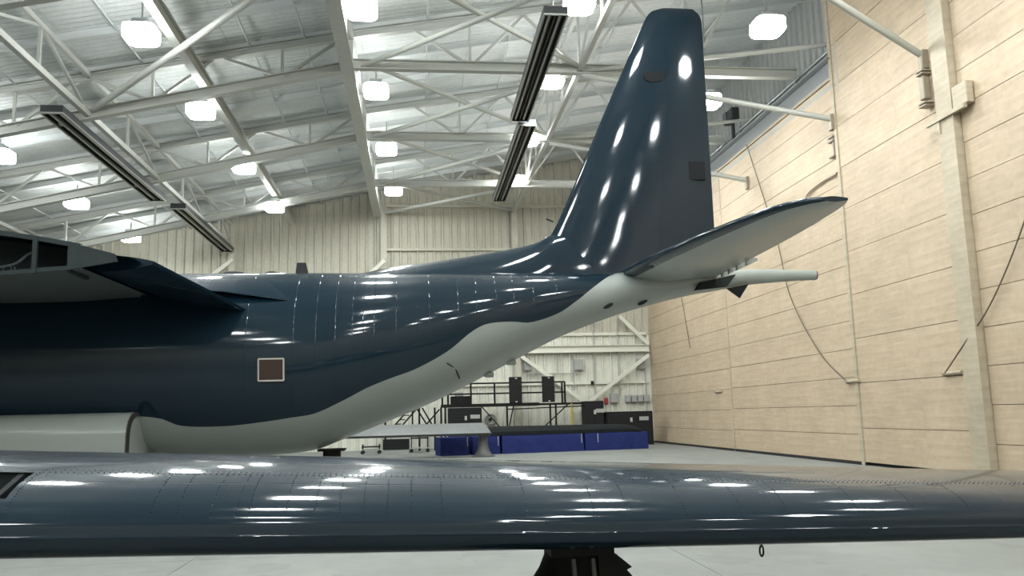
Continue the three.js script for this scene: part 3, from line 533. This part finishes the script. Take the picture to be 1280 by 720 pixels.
for (const [x, w] of [[5.1, 'left of two'], [6.85, 'right of two']]) { const t = thing('notice_board', `dark upright panel on the work platform railing, ${w}`, 'panel', [x, 2.34, ZP + .28], 'upright panels'); part('board', rbox(.68, 1.36, .05, .02, 0, .68, 0), M.cabinet, t); for (const y of [.06, 1.28]) part('clip', box(.1, .06, .03, .04, y, .03), M.tape, t); }
const seat = thing('tool_chest', 'small dark chest on the work platform behind the guard rail', 'chest', [2.25, 2.34, ZP - .3]);
part('body', rbox(1.1, .42, .6, .03, 0, .21, 0), M.cabinet, seat); part('lid', rbox(.44, .22, .5, .03, -.1, .53, 0), M.greyBox, seat);
const sw = thing('stair_truss', 'dark steel stair frame with diagonal bracing left of the work platform', 'stair', [0, 0, 0]);
for (const [p, q] of [[[-1.6, .9], [-.4, 2.25]], [[-1.2, .9], [0, 2.25]], [[-.3, .9], [-.3, 2.25]], [[-.1, 2.2], [.7, .9]], [[.2, 2.2], [.95, .9]], [[.2, 1.1], [1.1, 2.1]], [[-1.8, 1.02], [1.2, 1.02]]]) part('brace', bar([...p, ZP + .2], [...q, ZP + .2], .07, .08), M.stand, sw);
for (const x of [-1.7, .05, .85, 1.18]) part('leg', tube([x, 0, ZP + .2], [x, 2.2, ZP + .2], .05, 8), M.stand, sw);
for (let k = 0; k < 6; k++) part('tread', box(.3, .05, .8, -1.5 + k * .22, .95 + k * .22, ZP - .2), M.stand, sw);
function cabinet(label, x0, x1, y1, z, mat = M.cabinet, y0 = 0) {
  const t = thing('equipment_cabinet', label, 'cabinet', [(x0 + x1) / 2, y0, z], 'dark equipment cabinets'), w = x1 - x0, h = y1 - y0;
  part('body', rbox(w, h, .9, .03, 0, h / 2, 0), mat, t);
  part('door', rbox(w * .46, h * .8, .03, .01, -w * .24, h * .5, .46), mat, t); part('door', rbox(w * .46, h * .8, .03, .01, w * .24, h * .5, .46), mat, t);
  part('label_plate', box(.12, .22, .01, w * .02, h * .75, .48), M.tape, t); part('vent_plate', box(.5, .2, .01, w * .3, h * .78, .48), M.greyBox, t);
}
cabinet('tall dark cabinet under the left end of the work platform', 1.55, 3.3, 2.15, ZP - .2);
cabinet('dark upright cabinet at the right end of the work platform', 8.75, 9.8, 2.35, ZP - .1);
cabinet('low wide dark cabinet beside the beige wall', 9.9, 12.35, 1.76, ZP + .2);
function wallBox(label, x, y, w, h, cat = 'electrical box', mat = M.greyBox) { const t = thing('electrical_box', label, cat, [x, y, ZE + .2], 'wall boxes'); part('case', rbox(w, h, .2, .02), mat, t); part('cover', rbox(w * .86, h * .86, .04, .01, 0, 0, .11), mat, t); }
wallBox('grey electrical box high on the white wall, left of the steel brace', 6.1, 4.45, .42, .62);
wallBox('grey electrical box high on the white wall, between the two braces', 9.0, 4.42, .5, .62);
wallBox('grey electrical box high on the white wall, against the beige wall corner', 12.6, 4.42, .46, .62);
wallBox('grey electrical box low on the white wall, left of the row of four', 10.95, 2.5, .42, .52);
['first from the left', 'second from the left', 'third from the left', 'last, beside the conduit'].forEach((w, i) => wallBox(`small grey switch box in a low row of four, ${w}`, 11.75 + i * .36, 2.46, .3, .4));
wallBox('small red alarm box low on the white wall', 10.5, 2.36, .2, .34, 'alarm box', M.red);
wallBox('small dark bell box midway on the white wall above the brace crossing', 9.75, 3.4, .16, .2, 'bell', M.cabinet);
const reel = thing('hose_reel', 'round hose reel on the white wall under the work platform', 'hose reel', [3.95, 1.5, ZE + .25]);
part('coil', new THREE.TorusGeometry(.27, .07, 10, 28), M.greyBox, reel); part('hub', tube([0, 0, -.12], [0, 0, .12], .08, 14), M.cabinet, reel);
// small wheeled gear seen below the grey flap
[[-2.3, -42.2, .35, 'leftmost, with two dark wheels'], [.05, -42.6, .7, 'beside the blue trestles']].forEach(([x, z, h, w]) => {
  const t = thing('tool_cart', `low dark cart below the grey spare flap, ${w}`, 'cart', [x, 0, z], 'low carts');
  part('tray', rbox(.9, .06, .6, .02, 0, h, 0), M.cabinet, t); part('tray', rbox(.9, .05, .6, .02, 0, .22, 0), M.greyBox, t);
  for (const a of [-.4, .4]) for (const b of [-.25, .25]) { part('leg', tube([a, .1, b], [a, h + .12, b], .025, 8), M.stand, t); part('wheel', tube([a, .09, b - .03], [a, .09, b + .03], .09, 16).rotateX(0), M.rubber, t); }
});
const crate = thing('dark_crate', 'low dark crate on the floor below the grey spare flap', 'crate', [-1.1, 0, -42.8]);
part('body', rbox(1.3, .5, .7, .02, 0, .42, 0), M.cabinet, crate); part('skid', box(1.2, .17, .6, 0, .085, 0), M.greyBox, crate);

// ------------------------------------------------------------ fittings of the right wall
const rail = thing('door_track', 'dark steel track beam along the top of the beige wall', 'track', [0, 0, 0]);
part('beam', box(.24, .52, 22.6, XW + .16, 12.48, ZE + 11.5), M.galv, rail); part('flange', box(.4, .05, 22.6, XW + .05, 12.78, ZE + 11.5), M.galv, rail);
part('upper_rail', tube([XW + .05, 13.1, ZE], [XW + .05, 13.1, -24.3], .06, 10), M.galv, rail);
for (let z = -45; z < -24; z += 2.6) part('bracket', box(.14, .5, .14, XW + .08, 13.0, z), M.galv, rail);
const fl = thing('flood_light', 'dark floodlight head on the track beam behind the fin', 'floodlight', [XW - .15, 12.8, -32.2]);
part('post', tube([0, 0, 0], [0, .75, 0], .08, 10), M.heater, fl); part('head', rbox(.34, .5, 1.0, .06, -.05, .95, 0), M.heater, fl); part('glass', box(.03, .4, .4, -.235, .98, -.25), M.glass, fl);
const hoist = thing('cable_hoist', 'brown wall hoist with clamps on the edge of the beige wall column', 'hoist', [XW - .16, 9.8, -19.35]);
part('body', rbox(.2, .62, .2, .04), M.bracket, hoist); for (const y of [.46, .38, -.4, -.48]) part('clamp', rbox(.26, .05, .28, .015, 0, y, 0), M.bracket, hoist); part('pin', tube([0, .3, 0], [0, .9, 0], .06, 10), M.bracket, hoist);
const shelf = thing('wall_bracket', 'beige angle bracket with box across the wall column', 'bracket', [XW - .22, 8.85, -18.6]);
part('arm', box(.1, .10, 1.5, 0, -.08, .05), M.boardTrim, shelf); part('box_body', rbox(.2, .55, .55, .03, .1, .24, .62), M.boardTrim, shelf); part('gusset', prism([[0, 0], [.5, 0], [0, -.35]], .06, new THREE.Matrix4().makeRotationY(Math.PI / 2).setPosition(-.02, -.1, -.2)), M.boardTrim, shelf);
const cl = thing('pipe_clamp', 'small brown clamp pair on the seam of the far beige boards', 'clamp', [XW - .06, 9.9, -24.4]);
for (const y of [.34, .2, -.3]) part('jaw', rbox(.1, .07, .34, .02, 0, y, -.08), M.bracket, cl); part('plate', box(.04, .6, .08, .02, 0, 0), M.bracket, cl);
tag(part('bent_pipe', cable([[13.14, 8.55, -26.7], [13.14, 8.85, -26.4], [13.14, 9.0, -25.4], [13.14, 9.0, -24.3]], .035, 20), M.boardTrim, scene), 'short bent beige pipe above the stabilizer tip', 'pipe');
tag(part('pull_rope', cable([[13.1, 12.2, -31.07], [13.12, 7.68, -28.9], [13.12, 5.66, -28.2], [13.12, 3.4, -26.2], [13.1, 2.5, -24.7]], .018, 60), M.rope, scene), 'thin dark rope hanging from the track beam to a low hook', 'rope');
tag(part('pull_rope', cable([[13.1, 7.6, -15.3], [13.12, 5.42, -16.65], [13.1, 3.9, -17.94], [13.0, 3.15, -18.78], [12.98, 2.5, -19.6]], .018, 60), M.rope, scene), 'thin dark rope slanting across the wall column at the right', 'rope');
tag(part('pull_rope', cable([[13.12, 8.5, -41], [13.12, 7.0, -40.3], [13.12, 4.7, -39.5]], .016, 30), M.rope, scene), 'short thin rope on the far boards below the tail', 'rope');
[[-24.35, 2.5, 'on the seam of the far boards'], [-19.5, 2.5, 'on the edge of the wall column'], [-36.0, 2.52, 'on the farthest board seam']].forEach(([z, y, w]) => { const t = thing('rope_hook', `small pale rope hook low ${w}`, 'hook', [XW - .06, y, z], 'rope hooks'); part('peg', tube([0, 0, .32], [0, 0, -.34], .045, 10), M.boardTrim, t); part('knob', new THREE.SphereGeometry(.075, 12, 8).translate(0, 0, -.36), M.bracket, t); });

renderer.render(scene, camera);
